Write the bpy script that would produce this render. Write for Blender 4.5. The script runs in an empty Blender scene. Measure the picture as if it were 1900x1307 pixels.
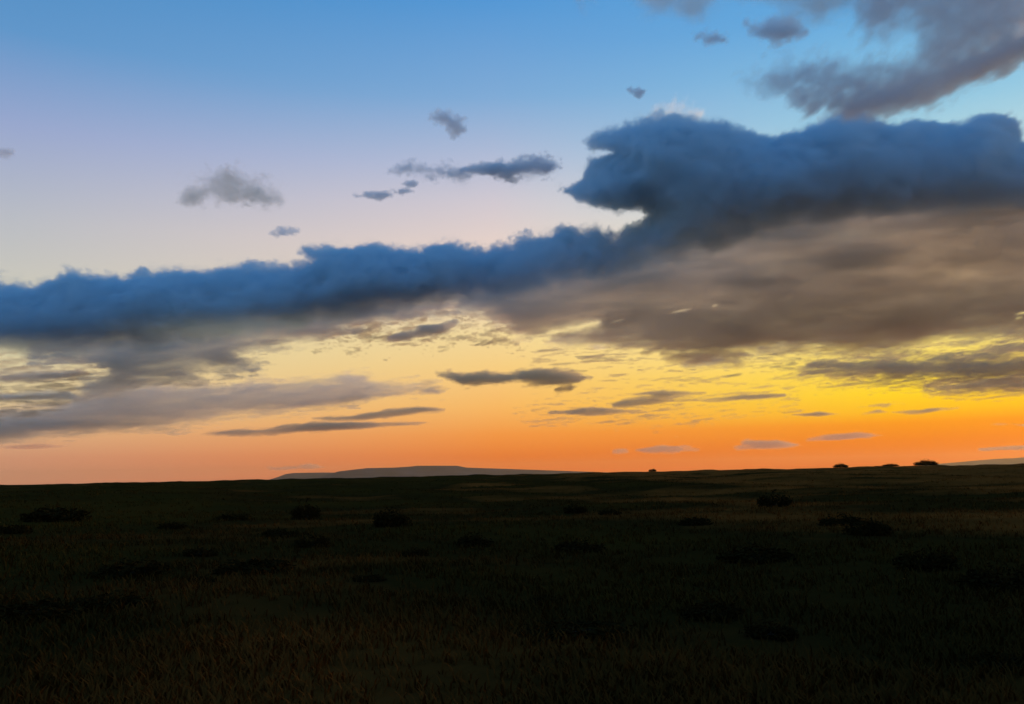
import bpy, math, random
import numpy as np
from mathutils import Matrix, Vector

random.seed(7)
scene = bpy.context.scene
COL = scene.collection
R = math.radians

# ------------------------------------------------------------------ camera
# f, cx, cy describe the lens in units of a 1900 x 1307 frame
F_PX, CX, CY = 1645.0, 950.0, 653.5
PITCH, ROLL, EYE = R(7.89), R(-1.18), 2.2
fwd = np.array([0, math.cos(PITCH), math.sin(PITCH)])
up0 = np.array([0, -math.sin(PITCH), math.cos(PITCH)])
rt0 = np.array([1.0, 0, 0])
RT = rt0 * math.cos(ROLL) + up0 * math.sin(ROLL)
UP = -rt0 * math.sin(ROLL) + up0 * math.cos(ROLL)

cam_d = bpy.data.cameras.new('camera')
cam = bpy.data.objects.new('camera', cam_d)
COL.objects.link(cam)
m = Matrix.Identity(4)
for i in range(3):
    m[i][0], m[i][1], m[i][2] = RT[i], UP[i], -fwd[i]
m[2][3] = EYE
cam.matrix_world = m
cam_d.sensor_width = 36.0
cam_d.lens = 36.0 * F_PX / 1900.0
cam_d.clip_start, cam_d.clip_end = 0.1, 400000.0
scene.camera = cam

# ------------------------------------------------------------------ sky
SUN_AZ, SUN_EL = R(38.0), R(1.6)      # azimuth to the right of straight ahead (+Y)
world = bpy.data.worlds.new('World')
scene.world = world
world.use_nodes = True
wt = world.node_tree
wt.nodes.clear()


def lin(c):
    c = [v / 255.0 for v in c]
    return [v / 12.92 if v <= 0.04045 else ((v + 0.055) / 1.055) ** 2.4 for v in c] + [1.0]


def wn(kind, **kw):
    n = wt.nodes.new(kind)
    for k, v in kw.items():
        setattr(n, k, v)
    return n


def wmath(op, a, b=None, clamp=False):
    n = wn('ShaderNodeMath', operation=op, use_clamp=clamp)
    for s, v in zip(n.inputs, (a, b)):
        if v is None:
            continue
        if isinstance(v, (int, float)):
            s.default_value = v
        else:
            wt.links.new(v, s)
    return n.outputs[0]


geo = wn('ShaderNodeTexCoord')
sep = wn('ShaderNodeSeparateXYZ')
wt.links.new(geo.outputs['Generated'], sep.inputs[0])
el = wmath('MULTIPLY', wmath('ARCSINE', sep.outputs[2]), 180 / math.pi)
# elevation is stretched near the horizon so that one ramp can hold all its bands
t_el = wmath('POWER', wmath('DIVIDE', wmath('MAXIMUM', el, 0.0), 90.0), 0.5)
hx, hy = math.sin(SUN_AZ), math.cos(SUN_AZ)
dot = wmath('ADD', wmath('MULTIPLY', sep.outputs[0], hx), wmath('MULTIPLY', sep.outputs[1], hy))
hl = wmath('SQRT', wmath('ADD', wmath('MULTIPLY', sep.outputs[0], sep.outputs[0]),
                         wmath('MULTIPLY', sep.outputs[1], sep.outputs[1])))
az = wmath('MULTIPLY', wmath('ARCCOSINE', wmath('DIVIDE', dot, wmath('MAXIMUM', hl, 1e-4))), 180 / math.pi)


GAIN = 1.6      # head-room: ramp colours are stored divided by this, the background multiplies it back


def ramp(stops):
    n = wn('ShaderNodeValToRGB')
    cr = n.color_ramp
    cr.interpolation = 'B_SPLINE' if False else 'LINEAR'
    while len(cr.elements) > 1:
        cr.elements.remove(cr.elements[-1])
    first = True
    for e, c, *mul in stops:
        pos = (e / 90.0) ** 0.5
        el_ = cr.elements[0] if first else cr.elements.new(pos)
        first = False
        el_.position = pos
        el_.color = [v * (mul[0] if mul else 1.0) / GAIN for v in lin(c)[:3]] + [1.0]
    wt.links.new(t_el, n.inputs[0])
    return n.outputs[0]


SKY = [
    (15.0, [(0, (228, 84, 0)), (0.7, (234, 100, 0)), (1.6, (238, 120, 2)), (2.6, (246, 146, 6)), (3.3, (251, 186, 14)), (4.4, (253, 211, 26)), (5.8, (254, 220, 66)), (7.8, (255, 231, 132)),
           (12, (250, 232, 170)), (17, (195, 222, 222)), (21, (146, 200, 226)), (27, (95, 168, 222)), (45, (70, 138, 204)), (90, (56, 116, 186))]),
    (39.0, [(0, (234, 104, 44), 1.05), (1.2, (238, 120, 44), 1.0), (2.6, (246, 150, 66)), (4.4, (250, 184, 98)), (7, (248, 206, 130)), (9, (243, 215, 152)),
            (12, (236, 213, 188)), (15, (229, 209, 201)), (17.5, (209, 201, 209)), (20, (180, 189, 214)), (24, (126, 170, 214)), (30, (78, 149, 212)),
            (50, (64, 130, 200)), (90, (56, 116, 186))]),
    (68.0, [(0, (206, 138, 110), 1.05), (1.5, (213, 150, 117)), (3, (222, 176, 132)), (5, (224, 200, 152)), (8, (220, 210, 170)), (12, (200, 198, 190)),
            (15, (186, 189, 197)), (20, (153, 168, 206)), (25, (96, 150, 202)), (30, (74, 139, 196)), (50, (62, 124, 192)), (90, (56, 116, 186))]),
    (180.0, [(0, (96, 124, 152)), (5, (108, 142, 174)), (12, (100, 148, 190)), (30, (72, 130, 192)), (90, (56, 116, 186))]),
]
cols = [ramp(s) for _, s in SKY]
cur = cols[0]
for k in range(1, 4):
    mr = wn('ShaderNodeMapRange', interpolation_type='LINEAR')
    mr.inputs['From Min'].default_value = SKY[k - 1][0]
    mr.inputs['From Max'].default_value = SKY[k][0]
    wt.links.new(az, mr.inputs['Value'])
    mx = wn('ShaderNodeMix', data_type='RGBA')
    wt.links.new(mr.outputs[0], mx.inputs['Factor'])
    wt.links.new(cur, mx.inputs['A'])
    wt.links.new(cols[k], mx.inputs['B'])
    cur = mx.outputs['Result']
nish = wn('ShaderNodeTexSky', sky_type='NISHITA')
nish.sun_disc = False
nish.sun_elevation = SUN_EL
nish.sun_rotation = SUN_AZ
bg1 = wn('ShaderNodeBackground')
bg1.inputs['Strength'].default_value = GAIN
wt.links.new(cur, bg1.inputs['Color'])
bg2 = wn('ShaderNodeBackground')
bg2.inputs['Strength'].default_value = 0.005
wt.links.new(nish.outputs[0], bg2.inputs['Color'])
addn = wn('ShaderNodeAddShader')
wt.links.new(bg1.outputs[0], addn.inputs[0])
wt.links.new(bg2.outputs[0], addn.inputs[1])
wo = wn('ShaderNodeOutputWorld')
wt.links.new(addn.outputs[0], wo.inputs['Surface'])

# ------------------------------------------------------------------ the low sun, just outside the frame on the right
sun_d = bpy.data.lights.new('sun', 'SUN')
sun_d.energy = 1.9
sun_d.angle = R(0.5)
sun_d.color = (1.0, 0.70, 0.42)
sun = bpy.data.objects.new('sun', sun_d)
COL.objects.link(sun)
sd = Vector((math.sin(SUN_AZ) * math.cos(SUN_EL), math.cos(SUN_AZ) * math.cos(SUN_EL), math.sin(SUN_EL)))
sun.rotation_euler = sd.to_track_quat('Z', 'Y').to_euler()

# ------------------------------------------------------------------ exposure and sampling
vs = scene.view_settings
vs.view_transform, vs.look, vs.exposure, vs.gamma = 'Standard', 'None', 0.0, 1.0
vs.use_curve_mapping = False
cy = scene.cycles
cy.use_denoising = True
cy.max_bounces = 6
cy.diffuse_bounces = 2
cy.volume_bounces = 4
cy.volume_step_rate = 3.0
cy.volume_max_steps = 256
cy.use_adaptive_sampling = True
cy.adaptive_threshold = 0.02


# ------------------------------------------------------------------ helpers
def pix(px, py, depth):
    """World point seen at that place of the 1900 x 1307 frame, `depth` metres ahead (along +Y)."""
    d = (px - CX) / F_PX * RT + (CY - py) / F_PX * UP + fwd
    d = d * (depth / d[1])
    return Vector((d[0], d[1], d[2] + EYE))


def tag(o, label=None, cat=None, group=None, kind=None):
    for k, v in (('label', label), ('category', cat), ('group', group), ('kind', kind)):
        if v:
            o[k] = v
    return o


def mesh_obj(name, verts, faces, mat, parent=None, smooth=False):
    me = bpy.data.meshes.new(name)
    me.from_pydata([tuple(v) for v in verts], [], faces)
    if smooth:
        me.shade_smooth()
    if mat:
        me.materials.append(mat)
    o = bpy.data.objects.new(name, me)
    COL.objects.link(o)
    o.parent = parent
    return o



# ------------------------------------------------------------------ land
def lay_material(name, c1, c2, scale, rough=1.0, bump=0.0, detail=6, c3=None, browner_right=False):
    mt = bpy.data.materials.new(name)
    mt.use_nodes = True
    nt = mt.node_tree
    bs = nt.nodes['Principled BSDF']
    bs.inputs['Roughness'].default_value = rough
    bs.inputs['Specular IOR Level'].default_value = 0.0
    g = nt.nodes.new('ShaderNodeNewGeometry')
    n1 = nt.nodes.new('ShaderNodeTexNoise')
    n1.inputs['Scale'].default_value = scale
    n1.inputs['Detail'].default_value = detail
    nt.links.new(g.outputs['Position'], n1.inputs['Vector'])
    cr = nt.nodes.new('ShaderNodeValToRGB')
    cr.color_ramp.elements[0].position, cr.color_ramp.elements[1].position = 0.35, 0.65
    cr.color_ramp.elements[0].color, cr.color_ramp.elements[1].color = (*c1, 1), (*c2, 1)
    if c3:
        e = cr.color_ramp.elements.new(0.5)
        e.color = (*c3, 1)
    if browner_right:      # base colour shifts browner towards the right
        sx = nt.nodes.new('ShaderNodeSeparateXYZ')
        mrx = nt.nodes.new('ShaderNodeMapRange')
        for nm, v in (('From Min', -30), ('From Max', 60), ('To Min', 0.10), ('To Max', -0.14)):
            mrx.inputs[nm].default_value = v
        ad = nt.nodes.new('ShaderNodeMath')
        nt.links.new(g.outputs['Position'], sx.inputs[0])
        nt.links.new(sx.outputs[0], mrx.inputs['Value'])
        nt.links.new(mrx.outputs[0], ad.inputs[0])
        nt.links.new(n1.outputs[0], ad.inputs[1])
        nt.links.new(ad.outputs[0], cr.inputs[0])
    else:
        nt.links.new(n1.outputs[0], cr.inputs[0])
    nt.links.new(cr.outputs[0], bs.inputs['Base Color'])
    if bump:
        n2 = nt.nodes.new('ShaderNodeTexNoise')
        n2.inputs['Scale'].default_value = 3.0
        n2.inputs['Detail'].default_value = 8
        nt.links.new(g.outputs['Position'], n2.inputs['Vector'])
        bp = nt.nodes.new('ShaderNodeBump')
        bp.inputs['Strength'].default_value = bump
        bp.inputs['Distance'].default_value = 0.15
        nt.links.new(n2.outputs[0], bp.inputs['Height'])
        nt.links.new(bp.outputs[0], bs.inputs['Normal'])
    return mt


M_SOIL = lay_material('dry_grassland', (0.160, 0.050, 0.009), (0.041, 0.023, 0.004), 0.045, bump=0.3, c3=(0.028, 0.0155, 0.0035), browner_right=True)
M_GRASS = lay_material('grass_blades', (0.170, 0.056, 0.010), (0.048, 0.028, 0.0045), 0.045, c3=(0.034, 0.020, 0.0042), browner_right=True)
M_LEAF = lay_material('shrub_leaves', (0.013, 0.009, 0.0026), (0.024, 0.0155, 0.004), 2.5)
M_BARK = lay_material('shrub_bark', (0.030, 0.022, 0.015), (0.050, 0.040, 0.028), 6.0)
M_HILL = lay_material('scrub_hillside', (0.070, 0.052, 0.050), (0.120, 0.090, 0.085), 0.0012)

_rs = np.random.RandomState(11)
_waves = [(_rs.uniform(0.6, 1.4) / L, _rs.uniform(0, 2 * math.pi), _rs.uniform(0, 2 * math.pi), a)
          for L, a in ((5, .025), (7, .03), (13, .06), (21, .09), (40, .16), (70, .26), (140, .32), (300, .3)) for _ in range(2)]

_far = [(1.0 / L, _rs.uniform(-.5, .5), _rs.uniform(0, 6.28), a) for L, a in ((17, .13), (26, .17), (43, .2), (71, .28), (118, .3))]


def sstep(a, b, v):
    t = np.clip((v - a) / (b - a), 0, 1)
    return t * t * (3 - 2 * t)


def land(x, y):
    """Height of the plain: gentle swells, a low crest about 800 m off, lower flats beyond."""
    x, y = np.asarray(x, float), np.asarray(y, float)
    r = np.hypot(x, y)
    h = np.zeros_like(r)
    for k, th, ph, a in _waves:
        h = h + a * np.sin(2 * math.pi * k * (x * math.cos(th) + y * math.sin(th)) + ph)
    near = 0.35 + 0.65 * sstep(20, 120, r)
    h = h * near * (1 - 0.45 * sstep(300, 900, r))
    for k, th, ph, a in _far:
        h = h + a * sstep(250, 700, r) * np.sin(2 * math.pi * k * (x * math.cos(th) + y * math.sin(th)) + ph)
    h = h + 2.0 * sstep(150, 850, r) - 22 * sstep(900, 3000, r)
    return h


def build_ground():
    rad = [0.0] + list(np.geomspace(1.2, 1600, 210)) + list(np.geomspace(1800, 37000, 26))
    nseg = 720
    V, Fc = [(0, 0, float(land(0, 0)))], []
    for r in rad[1:]:
        t = np.linspace(0, 2 * math.pi, nseg, endpoint=False)
        x, y = r * np.sin(t), r * np.cos(t)
        z = land(x, y)
        V += list(zip(x.tolist(), y.tolist(), z.tolist()))
    for i in range(nseg):
        Fc.append((0, 1 + (i + 1) % nseg, 1 + i))
    for k in range(len(rad) - 2):
        a, b = 1 + k * nseg, 1 + (k + 1) * nseg
        for i in range(nseg):
            j = (i + 1) % nseg
            Fc.append((a + i, a + j, b + j, b + i))
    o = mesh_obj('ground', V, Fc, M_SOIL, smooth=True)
    tag(o, 'dark grassy plain stretching to the horizon', None, None, 'structure')


build_ground()


def ridge(name, label, profile, depth, run, seed):
    """A hill from its crest line [(frame x, frame y)...], with flanks that run out before and behind it."""
    rs = np.random.RandomState(seed)
    pr = np.array(profile, float)
    xs = np.linspace(pr[0, 0], pr[-1, 0], 160)
    ys = np.interp(xs, pr[:, 0], pr[:, 1])
    base = -24.0
    crest = [pix(x, y, depth) for x, y in zip(xs, ys)]
    ph = rs.uniform(0, 6.28, 12)
    rows = [(-1.0, 0.0), (-.72, .12), (-.45, .38), (-.25, .66), (-.12, .88), (0, 1.0), (.3, 0.97), (.6, .5), (1.0, 0.0)]
    V, Fc = [], []
    for f, hgt in rows:
        for i, c in enumerate(crest):
            g = sum(math.sin(i * (0.11 + 0.07 * q) + ph[q] + f * 3) for q in range(6)) / 6
            hh = max(c.z - base, 0.0)
            wob = 0.12 * g * (1 - abs(hgt * 2 - 1))
            V.append((c.x, c.y + f * run * (0.4 + 0.6 * min(1, hh / 150)) * (1 + .2 * g), base - (0 if 0 < hgt else 6) + hh * min(1.0, max(0, hgt + wob)) ))
    n = len(crest)
    for r in range(len(rows) - 1):
        for i in range(n - 1):
            a = r * n + i
            Fc.append((a, a + 1, a + n + 1, a + n))
    o = mesh_obj(name, V, Fc, M_HILL, smooth=True)
    return tag(o, label, None, None, 'structure')


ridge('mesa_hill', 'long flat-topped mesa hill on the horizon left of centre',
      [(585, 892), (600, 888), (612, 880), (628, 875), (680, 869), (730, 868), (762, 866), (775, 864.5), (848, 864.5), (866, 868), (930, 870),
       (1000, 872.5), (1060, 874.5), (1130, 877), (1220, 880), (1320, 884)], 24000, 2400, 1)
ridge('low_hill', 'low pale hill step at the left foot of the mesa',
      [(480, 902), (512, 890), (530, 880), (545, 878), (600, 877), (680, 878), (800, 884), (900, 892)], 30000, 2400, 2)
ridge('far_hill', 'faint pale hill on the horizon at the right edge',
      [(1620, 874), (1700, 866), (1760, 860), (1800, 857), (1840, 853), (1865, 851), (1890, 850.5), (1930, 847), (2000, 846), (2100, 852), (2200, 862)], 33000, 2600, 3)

# ------------------------------------------------------------------ haze over the land (clouds and sky lie outside it)
def build_haze():
    a, zb, zt = 37500.0, -40.0, 480.0
    V = [(x, y, z) for x in (-a, a) for y in (-a, a) for z in (zb, zt)]
    Fc = [(0, 1, 3, 2), (4, 6, 7, 5), (0, 4, 5, 1), (2, 3, 7, 6), (0, 2, 6, 4), (1, 5, 7, 3)]
    mt = bpy.data.materials.new('haze')
    mt.use_nodes = True
    nt = mt.node_tree
    nt.nodes.clear()
    out = nt.nodes.new('ShaderNodeOutputMaterial')
    pv = nt.nodes.new('ShaderNodeVolumePrincipled')
    pv.inputs['Color'].default_value = (0.92, 0.68, 0.34, 1)
    pv.inputs['Density'].default_value = HAZE
    pv.inputs['Anisotropy'].default_value = 0.5
    nt.links.new(pv.outputs[0], out.inputs['Volume'])
    o = mesh_obj('haze', V, Fc, mt)
    tag(o, 'thin evening haze over the plain', None, None, 'stuff')


HAZE = 1.15e-5
build_haze()

# ------------------------------------------------------------------ clouds
def cloud_material(name, color, aniso):
    mt = bpy.data.materials.new(name)
    mt.use_nodes = True
    nt = mt.node_tree
    nt.nodes.clear()
    out = nt.nodes.new('ShaderNodeOutputMaterial')
    pv = nt.nodes.new('ShaderNodeVolumePrincipled')
    pv.inputs['Color'].default_value = (*color, 1)
    pv.inputs['Anisotropy'].default_value = aniso
    pv.inputs['Density'].default_value = 1.0
    pv.inputs['Density Attribute'].default_value = 'density'
    nt.links.new(pv.outputs[0], out.inputs['Volume'])
    return mt


CLOUD = cloud_material('glow_tinted_vapour', (0.985, 0.90, 0.78), 0.66)  # warm albedo: sunset glow on these clouds is painted into their colour
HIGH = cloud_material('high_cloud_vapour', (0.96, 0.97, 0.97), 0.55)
LOW = cloud_material('shade_tinted_low_cloud', (0.93, 0.70, 0.46), 0.2)  # brown albedo imitates the shade of low clouds seen against the sunset
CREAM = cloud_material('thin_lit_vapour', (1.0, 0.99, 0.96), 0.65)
CUMULUS = cloud_material('dense_sky_tinted_vapour', (0.70, 0.93, 1.0), 0.15)  # blue albedo: the bank's blue sky light is put into its colour


def poly_sdf(polys, gx, gy):
    """Signed distance (positive inside) from polygons to grid points, in frame units."""
    best = None
    for poly in polys:
        p = np.array(poly, dtype=np.float64)
        q = np.roll(p, -1, axis=0)
        inside = np.zeros(gx.shape, bool)
        d2 = np.full(gx.shape, 1e18)
        for (x0, y0), (x1, y1) in zip(p, q):
            ex, ey = x1 - x0, y1 - y0
            t = np.clip(((gx - x0) * ex + (gy - y0) * ey) / (ex * ex + ey * ey + 1e-9), 0, 1)
            d2 = np.minimum(d2, (gx - x0 - t * ex) ** 2 + (gy - y0 - t * ey) ** 2)
            if y0 != y1:
                c = ((y0 > gy) != (y1 > gy)) & (gx < ex * (gy - y0) / (ey) + x0)
                inside ^= c
        s = np.where(inside, 1, -1) * np.sqrt(d2)
        best = s if best is None else np.maximum(best, s)
    return best


def spectral(shape, step, lmax, stretch, slope, rng, tilt=0.0, deep=1.0):
    """Fractal noise (unit deviation) by filtering white noise; step = grid spacing in frame units."""
    kx = np.fft.fftfreq(shape[0], step[0])[:, None, None] * stretch
    ky = np.fft.fftfreq(shape[1], step[1])[None, :, None] * deep
    kz = np.fft.rfftfreq(shape[2], step[2])[None, None, :]
    kx = kx + kz * tilt * stretch
    k = np.sqrt(kx * kx + ky * ky + kz * kz)
    amp = (k * lmax) ** -slope if False else 1.0 / (1.0 / lmax ** 2 + k * k) ** (slope / 2)
    amp[0, 0, 0] = 0
    w = rng.standard_normal(shape).astype(np.float32)
    n = np.fft.irfftn(np.fft.rfftn(w) * amp, s=shape, axes=(0, 1, 2)).astype(np.float32)
    n -= n.mean()
    return n / (n.std() + 1e-9)


def volume_tree(lo, hi, res, mat, src):
    ng = bpy.data.node_groups.new('cloud_grid', 'GeometryNodeTree')
    ng.interface.new_socket('Geometry', in_out='INPUT', socket_type='NodeSocketGeometry')
    ng.interface.new_socket('Geometry', in_out='OUTPUT', socket_type='NodeSocketGeometry')
    N, L = ng.nodes.new, ng.links.new
    gi, go = N('NodeGroupInput'), N('NodeGroupOutput')
    vc = N('GeometryNodeVolumeCube')
    vc.inputs['Min'].default_value = lo
    vc.inputs['Max'].default_value = hi
    for nm, r in zip(('Resolution X', 'Resolution Y', 'Resolution Z'), res):
        vc.inputs[nm].default_value = r
    sp = N('ShaderNodeSeparateXYZ')
    L(N('GeometryNodeInputPosition').outputs[0], sp.inputs[0])
    idx = []
    for a in range(3):
        mr = N('ShaderNodeMapRange')
        mr.clamp = True
        for nm, v in (('From Min', lo[a]), ('From Max', hi[a]), ('To Min', 0.0), ('To Max', res[a] - 1.0)):
            mr.inputs[nm].default_value = v
        L(sp.outputs[a], mr.inputs['Value'])
        rd = N('ShaderNodeMath')
        rd.operation = 'ROUND'
        L(mr.outputs[0], rd.inputs[0])
        idx.append(rd.outputs[0])

    def ma(a, mul, b):
        n = N('ShaderNodeMath')
        n.operation = 'MULTIPLY_ADD'
        L(a, n.inputs[0])
        n.inputs[1].default_value = mul
        L(b, n.inputs[2])
        return n.outputs[0]
    lin_ = ma(ma(idx[0], res[1], idx[1]), res[2], idx[2])
    si = N('GeometryNodeSampleIndex')
    si.data_type, si.domain = 'FLOAT', 'POINT'
    na = N('GeometryNodeInputNamedAttribute')
    na.data_type = 'FLOAT'
    na.inputs['Name'].default_value = 'd'
    oi = N('GeometryNodeObjectInfo')
    oi.inputs['Object'].default_value = src
    L(oi.outputs['Geometry'], si.inputs['Geometry'])
    L(na.outputs[0], si.inputs['Value'])
    L(lin_, si.inputs['Index'])
    L(si.outputs[0], vc.inputs['Density'])
    sm = N('GeometryNodeSetMaterial')
    sm.inputs['Material'].default_value = mat
    L(vc.outputs[0], sm.inputs[0])
    L(sm.outputs[0], go.inputs[0])
    return ng


def cloud(name, label, polys, depth, thick, sigma, holes=(), amp=10, soft=14, erode=40, stretch=1.0, slope=2.2,
          lmax=80, voxel=3.0, vdepth=None, shear=0.0, billow=0.0, pad=None, seed=1, mat=CLOUD, var=0.3, group=None, fade=None, power=2, tilt=0.06, fringe=0.0, kind=None, level=None, deep=2.0, calm=None):
    """A cloud: outline(s) given in frame units, `depth` metres away, `thick` metres through, `sigma` its extinction per metre.
    shear: metres further away per frame unit further down."""
    rng = np.random.default_rng(seed)
    pts = np.array([p for poly in polys for p in poly], float)
    pad = pad if pad is not None else amp * 2.0 + 4
    x0, y0 = pts.min(0) - pad
    x1, y1 = pts.max(0) + pad
    x0, x1, y0, y1 = max(x0, -260), min(x1, 2160), max(y0, -260), y1
    ymid = 0.5 * (y0 + y1)
    sh = abs(shear) * (y1 - y0) / 2
    Y0, Y1 = depth - thick / 2 - sh, depth + thick / 2 + sh
    cor = [pix(x, y, d) for x in (x0, x1) for y in (y0, y1) for d in (Y0, Y1)]
    lo = np.array([min(c[i] for c in cor) for i in range(3)])
    hi = np.array([max(c[i] for c in cor) for i in range(3)])
    mpp = depth / F_PX
    vy = vdepth or voxel * 1.6
    res = [max(8, int((hi[0] - lo[0]) / (voxel * mpp))), max(10, int((hi[1] - lo[1]) / (vy * mpp))), max(8, int((hi[2] - lo[2]) / (voxel * mpp)))]
    X, Y, Z = (np.linspace(lo[i], hi[i], res[i]) for i in range(3))
    # outline distance map
    gs = 2.0
    ax = np.arange(x0 - 30, x1 + 30, gs)
    ay = np.arange(y0 - 30, y1 + 30, gs)
    GX, GY = np.meshgrid(ax, ay, indexing='ij')
    S = poly_sdf(polys, GX, GY)
    H = poly_sdf(holes, GX, GY) if holes else None
    # projection of every grid point
    Pz = Z[None, None, :] - EYE
    dx = X[:, None, None] * RT[0] + Y[None, :, None] * RT[1] + Pz * RT[2]
    du = X[:, None, None] * UP[0] + Y[None, :, None] * UP[1] + Pz * UP[2]
    df = X[:, None, None] * fwd[0] + Y[None, :, None] * fwd[1] + Pz * fwd[2]
    u = (CX + F_PX * dx / df - ax[0]) / gs
    v = (CY - F_PX * du / df - ay[0]) / gs
    py = v * gs + ay[0]
    ui = np.clip(u, 0, len(ax) - 1.001)
    vi = np.clip(v, 0, len(ay) - 1.001)
    i0, j0 = ui.astype(np.int32), vi.astype(np.int32)
    fu, fv = ui - i0, vi - j0
    s = (S[i0, j0] * (1 - fu) * (1 - fv) + S[i0 + 1, j0] * fu * (1 - fv) + S[i0, j0 + 1] * (1 - fu) * fv + S[i0 + 1, j0 + 1] * fu * fv)
    hs = (H[i0, j0] * (1 - fu) * (1 - fv) + H[i0 + 1, j0] * fu * (1 - fv) + H[i0, j0 + 1] * (1 - fu) * fv + H[i0 + 1, j0 + 1] * fu * fv) if holes else None
    del dx, du, df, u, v, ui, vi, i0, j0, fu, fv
    yc = depth + shear * (py - ymid)
    w = np.abs(Y[None, :, None] - yc) / (thick / 2)
    if level is not None:     # inside the region only the strongest noise shows
        s = np.minimum(s * 0.6, 0.0) - level
    s = s - erode * w ** power
    s = np.where(w > 1, np.minimum(s, -1e3), s)
    step = [(hi[i] - lo[i]) / (res[i] - 1) / mpp for i in range(3)]
    n = spectral(res, step, lmax, stretch, slope, rng, tilt, deep)
    if billow:
        n2 = spectral(res, step, lmax * 0.6, stretch, slope, rng, tilt, deep)
        n = (1 - billow) * n + billow * (0.8 - 1.4 * np.abs(n2))
    if fringe:    # torn, translucent shreds along some stretches of the edge; elsewhere the edge is firm
        lf = np.clip(0.5 + 0.7 * spectral(res, step, 220, 1.0, 3.2, rng), 0, 1)
        n3 = spectral(res, step, 26, 2.2, 2.0, rng, 0.15, deep)
        shred = np.clip((s + 2 + 15 * n3) / 16, 0, 1) * np.clip((s + 34) / 30, 0, 1) * lf * fringe
        soft = soft * (0.45 + 1.6 * lf)
        amp = amp * (0.7 + 0.7 * lf)
    if calm:      # relief is strongest along the outline, the body is smoother
        amp = amp * (calm + (1 - calm) * np.clip(1.15 - s / 38.0, 0, 1))
    d = np.clip((s + amp * n) / soft + 0.5, 0, 1)
    d = d * d * (3 - 2 * d)
    if fringe:
        d = np.maximum(d, shred)
    if holes:
        d = d * np.clip((5.0 - 2.2 * hs + 2.0 * n) / 7, 0.0, 1.0)
    if var:
        nv = spectral(res, step, lmax * 1.5, stretch, 2.3, rng, tilt)
        d = d * np.exp(np.clip(var * nv, -2, 2))
    if fade:      # [(frame x, frame y, width)]: the base thins out into vapour above this line
        fd = np.array(fade, float)
        fx = CX + F_PX * (X[:, None] * RT[0] + Y[None, :] * RT[1]) / (Y[None, :] * fwd[1])
        fy = np.interp(fx, fd[:, 0], fd[:, 1])[:, :, None]
        fw = np.interp(fx, fd[:, 0], fd[:, 2])[:, :, None]
        g = np.clip((fy + 0.10 * fw * np.clip(n, -2, 2) - py) / fw, 0, 1)
        d = d * (0.12 * g + 0.88 * g ** 2.5)
    d = np.where(d < 0.003, 0, d * sigma).astype(np.float32)
    me = bpy.data.meshes.new('cloud_density')
    me.vertices.add(d.size)
    at = me.attributes.new('d', 'FLOAT', 'POINT')
    at.data.foreach_set('value', d.ravel())
    src = bpy.data.objects.new('cloud_density', me)
    vol = bpy.data.volumes.new(name)
    vol.materials.append(mat)
    o = bpy.data.objects.new(name, vol)
    COL.objects.link(o)
    md = o.modifiers.new('grid', 'NODES')
    md.node_group = volume_tree(tuple(lo), tuple(hi), res, mat, src)
    tag(o, label, None if kind else 'cloud', group, kind)
    print('cloud', name, res, 'voxels %.2fM' % (d.size / 1e6))
    return o


BANK = [(-140, 532), (-60, 530), (0, 529), (60, 536), (95, 526), (130, 509), (165, 520), (230, 520), (270, 508), (340, 504), (400, 506), (455, 498),
        (500, 500), (555, 498), (580, 494), (592, 482), (572, 466), (600, 460), (650, 462), (690, 456), (720, 462), (760, 468), (790, 460), (830, 450),
        (860, 462), (905, 470), (940, 458), (985, 446), (1015, 438), (1045, 430), (1075, 445), (1105, 425), (1140, 443), (1164, 428), (1188, 420),
        (1204, 400), (1192, 383), (1150, 387), (1110, 381), (1070, 368), (1050, 355), (1085, 335), (1090, 318), (1098, 302), (1122, 294), (1142, 283), (1132, 275),
        (1106, 273), (1104, 262), (1140, 245), (1190, 225), (1240, 218), (1290, 224), (1340, 232), (1380, 250), (1440, 258), (1500, 240), (1560, 220), (1600, 212),
        (1625, 222), (1650, 235), (1690, 228), (1740, 232), (1790, 232), (1820, 216), (1860, 212), (1880, 225), (1897, 265), (2080, 275), (2080, 400),
        (1900, 390), (1750, 395), (1600, 405), (1480, 420), (1350, 460), (1200, 500), (1050, 530), (950, 560), (880, 567), (800, 575), (700, 590),
        (600, 600), (520, 620), (430, 640), (330, 650), (200, 655), (100, 665), (0, 668), (-140, 668)]

def puff(name, label, polys, depth, tpx, tau, **kw):
    thick = tpx * depth / F_PX
    return cloud(name, label, polys, depth, thick, tau / thick, **kw)


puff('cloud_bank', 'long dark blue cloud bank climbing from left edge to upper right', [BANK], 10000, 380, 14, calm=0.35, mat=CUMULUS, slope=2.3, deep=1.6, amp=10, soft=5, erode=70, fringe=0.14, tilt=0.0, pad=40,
     stretch=1.2, voxel=2.4, vdepth=8, billow=0.5, seed=3, lmax=70, power=3.4,
     fade=[(-200, 690, 110), (200, 680, 110), (400, 662, 100), (800, 600, 95), (1000, 580, 120), (1200, 555, 165), (1500, 480, 175), (1900, 445, 165), (2100, 445, 165)])
SHEET = [(850, 572), (900, 580), (930, 600), (950, 610), (990, 612), (1030, 605), (1070, 600), (1112, 598), (1110, 606), (1060, 616), (1028, 626),
         (1080, 632), (1130, 640), (1180, 640), (1240, 650), (1300, 650), (1370, 650), (1450, 645), (1520, 648), (1590, 652), (1650, 645), (1710, 632),
         (1760, 625), (1830, 622), (1900, 618), (2080, 610), (2080, 330), (1900, 330), (1600, 340), (1350, 400), (1200, 450), (1000, 495), (850, 535)]
SLITS = []
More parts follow.
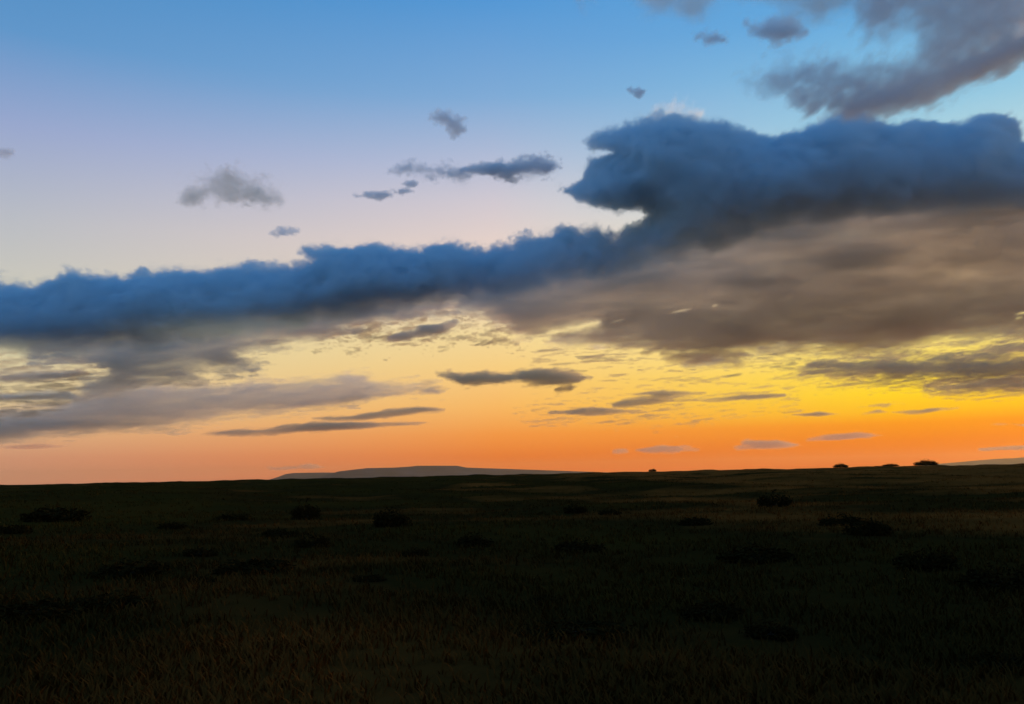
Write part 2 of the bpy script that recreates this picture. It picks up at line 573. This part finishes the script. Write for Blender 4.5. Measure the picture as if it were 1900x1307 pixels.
for hx_, hy_, hw_, hh_ in ((1090, 603, 28, 4.5), (1146, 596, 15, 2.6), (1262, 577.5, 20, 1.8), (1327, 567, 7, 2.6), (1905, 579, 26, 4), (1890, 590, 9, 3), (1760, 626, 14, 3)):
    SLITS.append([(hx_ + hw_ * math.cos(t) - 0.22 * hh_ * math.sin(t), hy_ - hw_ * .2 * math.cos(t) + hh_ * math.sin(t)) for t in (0, .8, 1.6, 2.4, 3.14, 4, 4.7, 5.5)])
LIP = [(1230, 655), (1270, 650), (1350, 645), (1375, 648), (1390, 660), (1365, 675), (1270, 672), (1245, 665)]
puff('cloud_sheet', 'broad grey-brown cloud sheet under the dark bank on the right', [SHEET, LIP], 12300, 420, 4.0, holes=SLITS, slope=2.0, amp=10, soft=8, erode=20,
     stretch=5.0, voxel=3.2, vdepth=9, shear=5.0, seed=5, lmax=45, var=0.6, deep=4)
VEIL = [(60, 640), (150, 625), (330, 612), (500, 590), (620, 572), (760, 558), (850, 552), (845, 578), (780, 584), (700, 594), (650, 604), (600, 626), (545, 630),
        (500, 642), (440, 656), (470, 684), (415, 688), (380, 681), (350, 690), (372, 702), (330, 708), (300, 703), (250, 718), (190, 735), (150, 740),
        (165, 715), (210, 700), (200, 680), (150, 668), (60, 668)]
puff('cloud_veil', 'feathery brown cloud veil hanging under the left arm of the bank', [VEIL], 14000, 200, 2.2, slope=1.9, amp=11, soft=8, erode=10,
     stretch=6.0, voxel=2.4, vdepth=8, seed=6, lmax=26, var=0.8)
puff('cloud_shelf', 'long taupe cloud shelf tapering right from the lower left edge', [
    [(-140, 768), (0, 762), (60, 760), (128, 752), (150, 735), (250, 715), (330, 716), (380, 716), (420, 720), (465, 711), (550, 716), (620, 712),
     (645, 696), (672, 700), (700, 713), (750, 719), (810, 723), (750, 724), (675, 740), (600, 750), (500, 762), (435, 770), (350, 783), (250, 792),
     (150, 800), (50, 812), (0, 815), (-140, 820)]], 20000, 240, 2.6, slope=1.9, amp=9, soft=8, erode=8, stretch=7.0, voxel=2.4, vdepth=9, seed=7, lmax=26, var=0.7)
puff('cloud_streak', 'grey cloud streak in the pale gap at left edge, upper of two', [
    [(-140, 690), (0, 692), (60, 688), (150, 686), (158, 694), (100, 704), (50, 708), (0, 706), (-140, 706)]], 17000, 90, 2.5, amp=4, soft=9, erode=8,
     stretch=5, seed=8, lmax=40)
puff('cloud_streak', 'grey cloud streak in the pale gap at left edge, lower of two', [
    [(-140, 732), (0, 732), (60, 731), (130, 727), (142, 740), (60, 743), (0, 742), (-140, 742)]], 18000, 80, 2.5, amp=4, soft=8, erode=6,
     stretch=5, seed=9, lmax=40)
small = [
    # name, label, polygons, depth, tpx, tau, options
    ('small_cloud', 'small dark brown cloud just below the bank left of centre', [[(725, 628), (750, 613), (785, 600), (830, 603), (845, 596), (832, 615), (800, 626), (760, 631)]], 14000, 70, 3.5, dict(stretch=3, amp=4)),
    ('cloud_wisp', 'tiny brown cloud wisp under the bank beside the small dark cloud', [[(618, 613), (645, 607), (672, 614), (660, 622), (630, 622)]], 14000, 50, 1.6, dict(stretch=2, amp=5)),
    ('lens_cloud', 'lens-shaped brown cloud alone in the yellow sky at centre', [[(812, 697), (850, 693), (900, 692), (950, 693), (1000, 684), (1050, 686), (1097, 700), (1075, 709), (1025, 715), (985, 711), (950, 710), (900, 710), (860, 714), (840, 706)]], 20000, 110, 3.4, dict(stretch=4, amp=3.5, lmax=24)),
    ('cloud_wisp', 'short brown wisp hanging under the right end of the lens-shaped cloud', [[(1030, 723), (1060, 712), (1078, 714), (1060, 726)]], 20000, 40, 1.6, dict(stretch=3, amp=3)),
    ('thin_streak', 'long thin streak cloud above the mesa, lower left', [[(375, 805), (450, 796), (500, 796), (575, 787), (625, 785), (700, 786), (815, 783), (725, 791), (650, 797), (550, 802), (450, 807)]], 32000, 90, 2.6, dict(stretch=6, amp=2.5)),
    ('thin_streak', 'short thin streak cloud right of the taupe shelf tip', [[(580, 777), (660, 773), (720, 760), (770, 756), (825, 759), (770, 766), (715, 773), (660, 778)]], 28000, 80, 2.6, dict(stretch=6, amp=2.5)),
    ('thin_streak', 'faint hairline streak low at the left edge below the shelf', [[(-60, 831), (100, 827), (190, 823), (100, 830), (-60, 834)]], 36000, 60, 1.2, dict(stretch=6, amp=2)),
    ('thin_streak', 'long thin brown streak over the orange sky right of centre', [[(1125, 749), (1160, 741), (1230, 738), (1300, 740), (1380, 733), (1455, 733), (1380, 742), (1320, 745), (1250, 749), (1175, 755), (1140, 756)]], 26000, 80, 2.2, dict(stretch=6, amp=2.5)),
    ('thin_streak', 'thin streak just under the left end of the long brown streak', [[(1020, 767), (1100, 759), (1190, 762), (1120, 770)]], 28000, 60, 2.0, dict(stretch=6, amp=2)),
    ('thin_streak', 'hairline streak just above the long brown streak', [[(1165, 733), (1230, 726), (1310, 729), (1230, 734)]], 26000, 60, 2.0, dict(stretch=6, amp=2)),
    ('streak_band', 'dark streaky cloud band in the yellow sky at right edge', [
        [(1490, 690), (1550, 683), (1600, 672), (1650, 667), (1700, 672), (1760, 667), (1830, 654), (1900, 638), (2080, 628), (2080, 650), (1900, 650), (1840, 660), (1790, 668),
         (1850, 671), (1910, 670), (2080, 666), (2080, 692), (1900, 691), (1800, 696), (1700, 695), (1620, 696), (1550, 693)]], 19000, 160, 3.4, dict(stretch=5, amp=11, lmax=14, slope=1.9, pad=24)),
    ('streak_band', 'short dark cloud band under the streaky band at right edge', [[(1720, 723), (1780, 711), (1850, 699), (1900, 701), (2080, 699), (2080, 717), (1900, 719), (1820, 724)]], 22000, 110, 3.4, dict(stretch=5, amp=8, lmax=16, slope=1.9)),
    ('cloud_wisp', 'thin grey wisp above the left tip of the streaky band', [[(1478, 676), (1520, 671), (1560, 675), (1605, 680), (1540, 683)]], 19000, 50, 1.8, dict(stretch=5, amp=3)),
    ('low_cloud', 'smallest pinkish cloud in the low row above the horizon', [[(1112, 839), (1160, 834), (1182, 838), (1150, 842)]], 60000, 60, 1.4, dict(stretch=5, amp=1.5)),
    ('low_cloud', 'second pinkish cloud from the left in the low row', [[(1180, 835), (1230, 827), (1270, 828), (1297, 836), (1250, 840), (1195, 839)]], 60000, 80, 2.0, dict(stretch=5, amp=1.5)),
    ('low_cloud', 'largest pinkish cloud of the low row above the horizon', [[(1298, 833), (1340, 823), (1385, 817), (1440, 817), (1492, 828), (1400, 834), (1340, 836)]], 60000, 100, 2.4, dict(stretch=5, amp=1.5)),
    ('low_cloud', 'rightmost long thin cloud of the low pinkish row', [[(1450, 819), (1525, 809), (1590, 805), (1658, 809), (1600, 813), (1540, 818), (1480, 823)]], 62000, 80, 2.0, dict(stretch=6, amp=1.5)),
    ('low_cloud', 'faint low cloud just left of the mesa top', [[(470, 869), (495, 865), (520, 868), (550, 866), (575, 859), (590, 863), (602, 868), (560, 871), (500, 872)]], 64000, 60, 1.6, dict(stretch=4, amp=1.5)),
    ('thin_streak', 'leftmost of three short dashes in the golden sky at right', [[(1465, 770), (1520, 764), (1558, 768), (1520, 773)]], 30000, 50, 2.4, dict(stretch=6, amp=1.5)),
    ('thin_streak', 'middle of three short dashes in the golden sky at right', [[(1580, 767), (1630, 761), (1648, 765), (1600, 769)]], 30000, 50, 2.4, dict(stretch=6, amp=1.5)),
    ('thin_streak', 'rightmost of three short dashes in the golden sky at right', [[(1655, 765), (1720, 759), (1778, 757), (1720, 765)]], 30000, 50, 2.4, dict(stretch=6, amp=1.5)),
    ('thin_streak', 'short dash hovering above the three golden sky dashes', [[(1612, 753), (1650, 747), (1678, 749), (1640, 754)]], 29000, 40, 2, dict(stretch=6, amp=1.5)),
    ('thin_streak', 'thin dash in the orange sky at right edge, upper', [[(1838, 788), (1880, 785), (2000, 789), (1900, 792)]], 38000, 50, 2.2, dict(stretch=6, amp=1.5)),
    ('thin_streak', 'thin dash in the orange sky at right edge, near horizon', [[(1818, 834), (1870, 828), (1980, 825), (1880, 835)]], 60000, 50, 2.2, dict(stretch=6, amp=1.5)),
    ('small_cloud', 'small dark smudge of cloud alone in the upper sky left of centre', [[(806, 222), (815, 209), (835, 211), (857, 225), (862, 247), (845, 246), (825, 234)]], 7500, 50, 3.0, dict(amp=5, soft=14, stretch=1.2)),
    ('small_cloud', 'olive grey ragged cloud alone in the left sky', [[(336, 372), (350, 357), (380, 345), (398, 323), (420, 317), (440, 331), (457, 345), (482, 347), (502, 359), (530, 376), (475, 375), (435, 376), (410, 372), (392, 362), (372, 374), (345, 380)]], 8000, 110, 1.4, dict(mat=CLOUD, amp=9, soft=14, fringe=0.2, pad=30, stretch=1.4, voxel=2.2)),
    ('small_cloud', 'tiny grey cloud under the olive ragged cloud', [[(506, 431), (530, 423), (555, 426), (558, 434), (530, 436), (512, 440)]], 9000, 50, 2.4, dict(amp=4, stretch=1.8)),
    ('small_cloud', 'dark spindle cloud left of the bank tower', [[(855, 316), (880, 307), (920, 302), (950, 308), (1000, 298), (1033, 306), (1020, 315), (970, 323), (940, 328), (905, 322), (875, 324)]], 8000, 80, 4.5, dict(fringe=0.2, pad=30, amp=5, stretch=1.8, voxel=2.2)),
    ('small_cloud', 'pale ragged cloud joining the left end of the dark spindle', [[(722, 320), (745, 304), (765, 307), (790, 311), (830, 315), (870, 318), (884, 326), (840, 330), (800, 322), (760, 322)]], 8000, 60, 2.2, dict(fringe=0.2, pad=30, amp=6, stretch=1.6, voxel=2.2)),
    ('cloud_wisp', 'grey wisp below the pale ragged cloud, leftmost of three', [[(660, 364), (690, 358), (715, 356), (728, 360), (705, 371), (690, 371), (675, 367)]], 8500, 50, 3.0, dict(amp=4, stretch=2)),
    ('cloud_wisp', 'grey wisp below the pale ragged cloud, right one of three', [[(733, 357), (755, 349), (770, 354), (750, 361)]], 8500, 36, 2.4, dict(amp=4, stretch=2)),
    ('cloud_wisp', 'grey wisp below the pale ragged cloud, topmost of three', [[(743, 343), (765, 336), (784, 341), (765, 346)]], 8500, 36, 2.0, dict(amp=4, stretch=2)),
    ('cloud_wisp', 'faint pale wisp rising off the top of the bank tower', [[(1205, 217), (1230, 205), (1250, 183), (1270, 204), (1300, 212), (1280, 224), (1240, 226)]], 10500, 70, 0.7, dict(mat=CREAM, amp=8, soft=22, stretch=1)),
    ('small_cloud', 'ragged grey cloud near top edge above the lens-shaped wing', [[(1383, 44), (1410, 47), (1440, 33), (1465, 37), (1494, 60), (1470, 69), (1445, 80), (1425, 71), (1400, 61)]], 6000, 70, 2.2, dict(amp=6, soft=18, stretch=1.4)),
    ('small_cloud', 'tiny blue-grey cloud left of the ragged cloud near top edge', [[(1292, 69), (1310, 62), (1335, 65), (1345, 75), (1315, 80)]], 6000, 40, 1.8, dict(amp=5, soft=14, stretch=1.6)),
    ('small_cloud', 'tiniest dark fleck of cloud above the bank tower', [[(1166, 167), (1185, 165), (1196, 172), (1185, 179)]], 6500, 26, 1.8, dict(amp=3, stretch=1.6)),
    ('cloud_wisp', 'faint grey wisp at the left edge high above the bank', [[(-50, 276), (0, 279), (20, 284), (10, 291), (-50, 290)]], 7500, 40, 1.0, dict(amp=4, stretch=2)),
    ('cloud_wisp', 'faint grey wisp at the left edge just above the bank', [[(-40, 497), (0, 498), (14, 502), (0, 507), (-40, 507)]], 9000, 36, 1.4, dict(amp=3, stretch=2)),
]
for q, (nm, lb, po, dp, tp, ta, kw) in enumerate(small):
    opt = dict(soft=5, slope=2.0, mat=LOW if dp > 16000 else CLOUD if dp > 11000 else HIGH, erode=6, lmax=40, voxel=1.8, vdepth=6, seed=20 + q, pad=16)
    if dp > 16000:
        opt.update(soft=3.5, erode=2.0, deep=4.0)
    opt.update(kw)
    puff(nm, lb, po, dp, tp, ta, **opt)
puff('corner_cloud', 'large smoky grey cloud with cream lower fringe in top right corner', [
    [(1588, -200), (1585, 50), (1640, 60), (1690, 55), (1700, 80), (1670, 112), (1640, 122), (1610, 120), (1570, 113), (1510, 113), (1460, 122), (1435, 138), (1450, 165),
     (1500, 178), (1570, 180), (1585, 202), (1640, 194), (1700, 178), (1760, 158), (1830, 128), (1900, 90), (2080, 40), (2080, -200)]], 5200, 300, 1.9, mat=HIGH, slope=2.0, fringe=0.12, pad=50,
     amp=16, soft=24, erode=50, stretch=1.2, voxel=3.2, vdepth=9, seed=12, lmax=45, var=0.6, deep=4, billow=0.2)
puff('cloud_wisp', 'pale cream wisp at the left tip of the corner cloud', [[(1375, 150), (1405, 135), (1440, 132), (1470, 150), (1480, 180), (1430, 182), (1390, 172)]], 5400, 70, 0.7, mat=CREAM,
     amp=8, soft=26, erode=10, seed=13, lmax=60)
puff('cloud_fringe', 'cream sunlit fringe along the lower side of the corner cloud', [
    [(1480, 200), (1600, 212), (1700, 198), (1800, 162), (1900, 114), (2080, 70), (2080, 0), (1900, 68), (1780, 120), (1680, 158), (1590, 182), (1490, 180)]], 4600, 140, 3.2,
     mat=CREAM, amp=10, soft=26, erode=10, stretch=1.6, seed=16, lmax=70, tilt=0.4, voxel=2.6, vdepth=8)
puff('top_cloud', 'thin grey cloud cut off by the top edge, right of centre', [
    [(1160, -120), (1185, 2), (1210, 22), (1240, 26), (1280, 16), (1330, 4), (1400, 2), (1440, 10), (1480, 32), (1530, 34), (1570, 12), (1580, -120)]], 5000, 160, 1.5, mat=CREAM,
     amp=10, soft=36, erode=20, stretch=1.5, seed=14, lmax=90, var=0.6)
puff('cloud_wisp', 'small cream wisp at the top edge above the spindle cloud', [[(1058, -60), (1062, 8), (1075, 14), (1098, 2), (1105, -60)]], 5000, 50, 0.6, mat=CREAM, amp=6, soft=20, erode=8, seed=15)


def filaments(label, poly, depth, tpx, tau, amp, lmax, stretch, seed, bias, tilt=0.07, voxel=2.2, soft=5):
    """Broken threads of thin cloud nobody could count: streak noise cut off above a threshold inside a region."""
    x0, y0 = np.array(poly).min(0)
    return puff('cloud_streaks', label, [poly], depth, tpx, tau, amp=amp, soft=soft, erode=bias * 1e-3, stretch=stretch, lmax=lmax, seed=seed,
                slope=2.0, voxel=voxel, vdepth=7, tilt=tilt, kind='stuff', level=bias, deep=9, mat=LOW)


filaments('thin broken streaks in the yellow sky under the brown sheet', [(1010, 640), (1250, 655), (1480, 660), (1460, 690), (1300, 700), (1120, 695), (1000, 670)], 17000, 60, 2.4, 9, 9, 18, 61, 12.5)
filaments('fine streaks between the bands of cloud at right edge', [(1400, 668), (1600, 655), (1780, 632), (1920, 618), (2080, 610), (2080, 735), (1900, 732), (1680, 722), (1480, 700)], 18000, 90, 1.9, 10, 10, 16, 62, 12.5)
filaments('fine streaks in the orange sky right of centre', [(980, 755), (1120, 722), (1300, 712), (1480, 722), (1480, 760), (1300, 782), (1080, 790), (960, 780)], 27000, 60, 1.8, 7, 7, 16, 63, 10.5)
filaments('faint streaks in the pale gap at the left edge', [(-140, 668), (0, 668), (180, 660), (260, 690), (160, 735), (60, 758), (-140, 762)], 17000, 80, 2.4, 9, 10, 12, 64, 7.5)
filaments('ragged shreds of brown cloud under the middle of the bank', [(600, 606), (700, 590), (850, 570), (960, 590), (960, 640), (860, 632), (700, 640), (600, 640)], 14500, 70, 2.6, 9, 13, 6, 65, 9, 0.15)
filaments('faint banded veil low in the orange sky', [(200, 815), (700, 790), (1000, 775), (1400, 770), (1900, 772), (2080, 780), (2080, 835), (1500, 850), (800, 855), (300, 850)], 55000, 50, 0.12, 10, 9, 16, 66, 3, 0.02, 3.0, 8)

# ------------------------------------------------------------------ shrubs
def shrub_meshes(seed, leaves, flat, small=1.0):
    """Unit shrub (1 m wide, base at the origin): leaf clumps and a branching trunk."""
    rs = np.random.RandomState(seed)
    lobes = [(0, 0, .20 * flat, .34)] + [(.33 * math.cos(t), .33 * math.sin(t), rs.uniform(.06, .2) * flat, rs.uniform(.16, .25))
                                         for t in np.linspace(0, 6.28, 8)[:-1] + rs.uniform(0, .6, 7)]
    V, Fc = [], []
    for _ in range(leaves):
        x, y, z, r = lobes[rs.randint(len(lobes))]
        d = rs.normal(size=3)
        d /= np.linalg.norm(d)
        rr = r * rs.uniform(.45, 1.08)
        c = np.array([x + d[0] * rr, y + d[1] * rr, max(.02, z + d[2] * rr * flat)])
        a, b = rs.normal(size=3), rs.normal(size=3)
        a /= np.linalg.norm(a)
        b = np.cross(a, b)
        b /= np.linalg.norm(b)
        s = rs.uniform(.03, .06) * small
        k = len(V)
        V += [c - a * s, c + b * s * .45, c + a * s, c - b * s * .45]
        Fc.append((k, k + 1, k + 2, k + 3))
    TV, TF = [], []

    def tube(p, q, r0, r1):
        p, q = np.array(p), np.array(q)
        ax = (q - p) / np.linalg.norm(q - p)
        e = np.cross(ax, [.3, .9, .1])
        e /= np.linalg.norm(e)
        g = np.cross(ax, e)
        k = len(TV)
        for pt, r in ((p, r0), (q, r1)):
            for t in range(5):
                TV.append(pt + r * (e * math.cos(t * 1.2566) + g * math.sin(t * 1.2566)))
        for t in range(5):
            TF.append((k + t, k + (t + 1) % 5, k + 5 + (t + 1) % 5, k + 5 + t))
    tube((0, 0, -.05), (0.01, 0.0, .14 * flat), .035, .025)
    for x, y, z, r in lobes:
        tube((0.005, 0, .08 * flat), (x * .8 + .01, y * .8, z), .018, .006)
    return (V, Fc), (TV, TF)


VAR = []
for q, (lv, fl, sm_) in enumerate(((1300, 1.0, 1), (1300, .8, 1), (1100, .65, 1), (1500, .9, 1), (5000, .9, .6))):
    (V, Fc), (TV, TF) = shrub_meshes(40 + q, lv, fl, sm_)
    fm = bpy.data.meshes.new('foliage')
    fm.from_pydata([tuple(v) for v in V], [], Fc)
    fm.materials.append(M_LEAF)
    tm = bpy.data.meshes.new('trunk')
    tm.from_pydata([tuple(v) for v in TV], [], TF)
    tm.materials.append(M_BARK)
    VAR.append((fm, tm))


def shrub(name, label, px, py, width, var, cat='bush', dist=None, hscale=1.0, group='shrubs scattered over the dark plain'):
    """Stands a shrub where its foot shows at (px, py); width in frame units."""
    d = (px - CX) / F_PX * RT + (CY - py) / F_PX * UP + fwd
    if dist is None:
        t = 1.0
        for _ in range(400):      # walk down the sight line to the ground
            if EYE + d[2] * t < float(land(d[0] * t, d[1] * t)) or t > 900:
                break
            t *= 1.01
    else:
        t = dist / d[1]
    x, y = d[0] * t, d[1] * t
    w = width * math.hypot(x, y) / F_PX
    e = bpy.data.objects.new(name, None)
    e.empty_display_size = 0.2
    COL.objects.link(e)
    e.location = (x, y, float(land(x, y)) - 0.01)
    e.rotation_euler.z = random.uniform(0, 6.28)
    e.scale = (w, w, w * hscale)
    tag(e, label, cat, group)
    for nm, me in zip(('foliage', 'trunk'), VAR[var]):
        o = bpy.data.objects.new(nm, me)
        COL.objects.link(o)
        o.parent = e
    return e


SHRUBS = [
    (100, 926, 105, 1, .5, 'widest dark thicket near the left edge just below the horizon'),
    (22, 990, 60, 2, .6, 'low shrub at the left edge below the thicket'),
    (430, 956, 60, 2, .6, 'small shrub in the grass below the low pale hill'),
    (567, 962, 52, 0, 1.0, 'tallest upright shrub in the grass left of centre'),
    (727, 978, 66, 3, .9, 'rounded dark shrub in the grass below the mesa'),
    (520, 996, 70, 2, .5, 'low spreading shrub beneath the tallest upright shrub'),
    (578, 1016, 66, 1, .7, 'dark shrub second below the tallest upright shrub'),
    (320, 982, 44, 1, .6, 'small shrub between the thicket and the low spreading shrub'),
    (245, 1070, 120, 1, .5, 'wide low dark shrub in the left foreground'),
    (370, 1032, 60, 2, .6, 'small shrub behind the gap of the two wide low shrubs'),
    (470, 1062, 135, 2, .45, 'wide flat dark shrub in the foreground left of centre'),
    (770, 1032, 50, 1, .6, 'small shrub below the rounded dark shrub'),
    (880, 1014, 70, 3, .6, 'shrub in the grass just left of the picture centre line'),
    (375, 1082, 46, 1, .6, 'small shrub before the wide flat shrub, on its left'),
    (685, 1078, 60, 2, .5, 'low shrub in the foreground below the rounded dark shrub'),
    (55, 1146, 160, 2, .4, 'broad flat dark shrub in the left corner foreground'),
    (205, 1128, 120, 1, .4, 'low dark shrub beside the broad flat corner shrub'),
    (1435, 922, 62, 0, .7, 'dark shrub just below the horizon right of centre'),
    (1068, 942, 44, 3, .7, 'small shrub just below the horizon near the mesa end'),
    (1132, 956, 40, 1, .6, 'tiny shrub right of the one near the mesa end'),
    (1290, 974, 60, 2, .6, 'low shrub between the mesa end and the right side'),
    (1560, 976, 70, 1, .6, 'left one of a pair of shrubs on the right'),
    (1612, 992, 80, 3, .6, 'right one of a pair of shrubs on the right'),
    (1075, 1024, 100, 2, .5, 'wide low shrub right of the picture centre line'),
    (1400, 1042, 130, 1, .45, 'widest low shrub of the middle ground on the right'),
    (1720, 1056, 100, 3, .6, 'dark rounded shrub in the middle ground on the right'),
    (1862, 1096, 110, 0, .6, 'dark shrub against the right edge'),
    (1010, 1120, 70, 2, .5, 'small low shrub in the foreground at centre'),
    (1320, 1146, 110, 1, .6, 'dark shrub in the foreground right of centre'),
    (1432, 1184, 90, 3, .6, 'shrub nearest the front in the right centre'),
    (1060, 1178, 200, 2, .3, 'broadest flat dark shrub in the centre foreground'),
    (1865, 1240, 130, 2, .4, 'flat dark shrub in the right bottom corner'),
]
for q, (px, py, w, v, hs, lb) in enumerate(SHRUBS):
    shrub('shrub', lb, px, py, w, v, hscale=hs * 1.25)
for px, w, v, hs, lb in ((1560, 24, 1, .7, 'dome-shaped bush on the skyline, second from the right'),
                         (1652, 26, 2, .4, 'low flat bush on the skyline between two dome bushes'),
                         (1718, 36, 1, .6, 'largest dome bush on the skyline at right'),
                         (1210, 14, 3, .8, 'smallest bush on the skyline right of the mesa')):
    ray = (px - CX) / F_PX * RT + (CY - 866) / F_PX * UP + fwd
    reach = np.linspace(350, 1200, 300)
    rise = (land(ray[0] / ray[1] * reach, reach) - EYE) / reach
    shrub('skyline_bush', lb, px, 866, w, 4, dist=float(reach[int(rise.argmax())]) - 6, hscale=hs, group='bushes on the skyline')


# ------------------------------------------------------------------ grass
def build_grass(n):
    rs = np.random.RandomState(5)
    r = 4.5 * (420 / 4.5) ** rs.uniform(0, 1, n) ** 1.0
    t = rs.uniform(-0.85, 0.85, n)
    x, y = r * np.sin(t), r * np.cos(t)
    clump = np.sin(x * .9 + 1.3 * np.sin(y * .37)) * np.sin(y * .8 + 1.1 * np.sin(x * .31)) + rs.normal(0, .5, n)
    keep = clump > -0.35
    x, y, r = x[keep], y[keep], r[keep]
    z = land(x, y)
    big = 1 + r / 45.0
    V = []
    B = 6
    for _ in range(B):
        a = rs.uniform(0, 2 * np.pi, len(x))
        lean = rs.uniform(.4, 1.3, len(x))
        h = rs.uniform(.05, .17, len(x)) * np.minimum(big ** .25, 1.5)
        wd = rs.uniform(.006, .013, len(x)) * big
        ox, oy = rs.normal(0, .07, len(x)) * big ** .6, rs.normal(0, .07, len(x)) * big ** .6
        cx_, cy_ = np.cos(a), np.sin(a)
        bx, by = x + ox, y + oy
        p0 = np.stack([bx - cy_ * wd, by + cx_ * wd, z - .02], 1)
        p1 = np.stack([bx + cy_ * wd, by - cx_ * wd, z - .02], 1)
        mx_, my_ = bx + cx_ * lean * h * .35, by + cy_ * lean * h * .35
        p2 = np.stack([mx_ + cy_ * wd * .7, my_ - cx_ * wd * .7, z + h * .6], 1)
        p3 = np.stack([mx_ - cy_ * wd * .7, my_ + cx_ * wd * .7, z + h * .6], 1)
        p4 = np.stack([bx + cx_ * lean * h, by + cy_ * lean * h, z + h], 1)
        V.append(np.stack([p0, p1, p2, p3, p4], 1))
    V = np.concatenate(V, 0)
    k = V.shape[0]
    base = np.arange(k) * 5
    me = bpy.data.meshes.new('grass')
    me.vertices.add(k * 5)
    me.vertices.foreach_set('co', V.reshape(-1).astype(np.float32))
    loops = np.stack([base, base + 1, base + 2, base + 3, base + 3, base + 2, base + 4], 1).reshape(-1)
    me.loops.add(k * 7)
    me.loops.foreach_set('vertex_index', loops.astype(np.int32))
    me.polygons.add(k * 2)
    st = np.stack([np.arange(k) * 7, np.arange(k) * 7 + 4], 1).reshape(-1)
    me.polygons.foreach_set('loop_start', st.astype(np.int32))
    me.update(calc_edges=True)
    me.validate()
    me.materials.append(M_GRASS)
    o = bpy.data.objects.new('grass', me)
    COL.objects.link(o)
    tag(o, 'rough dark grass covering the plain', None, None, 'stuff')


build_grass(70000)
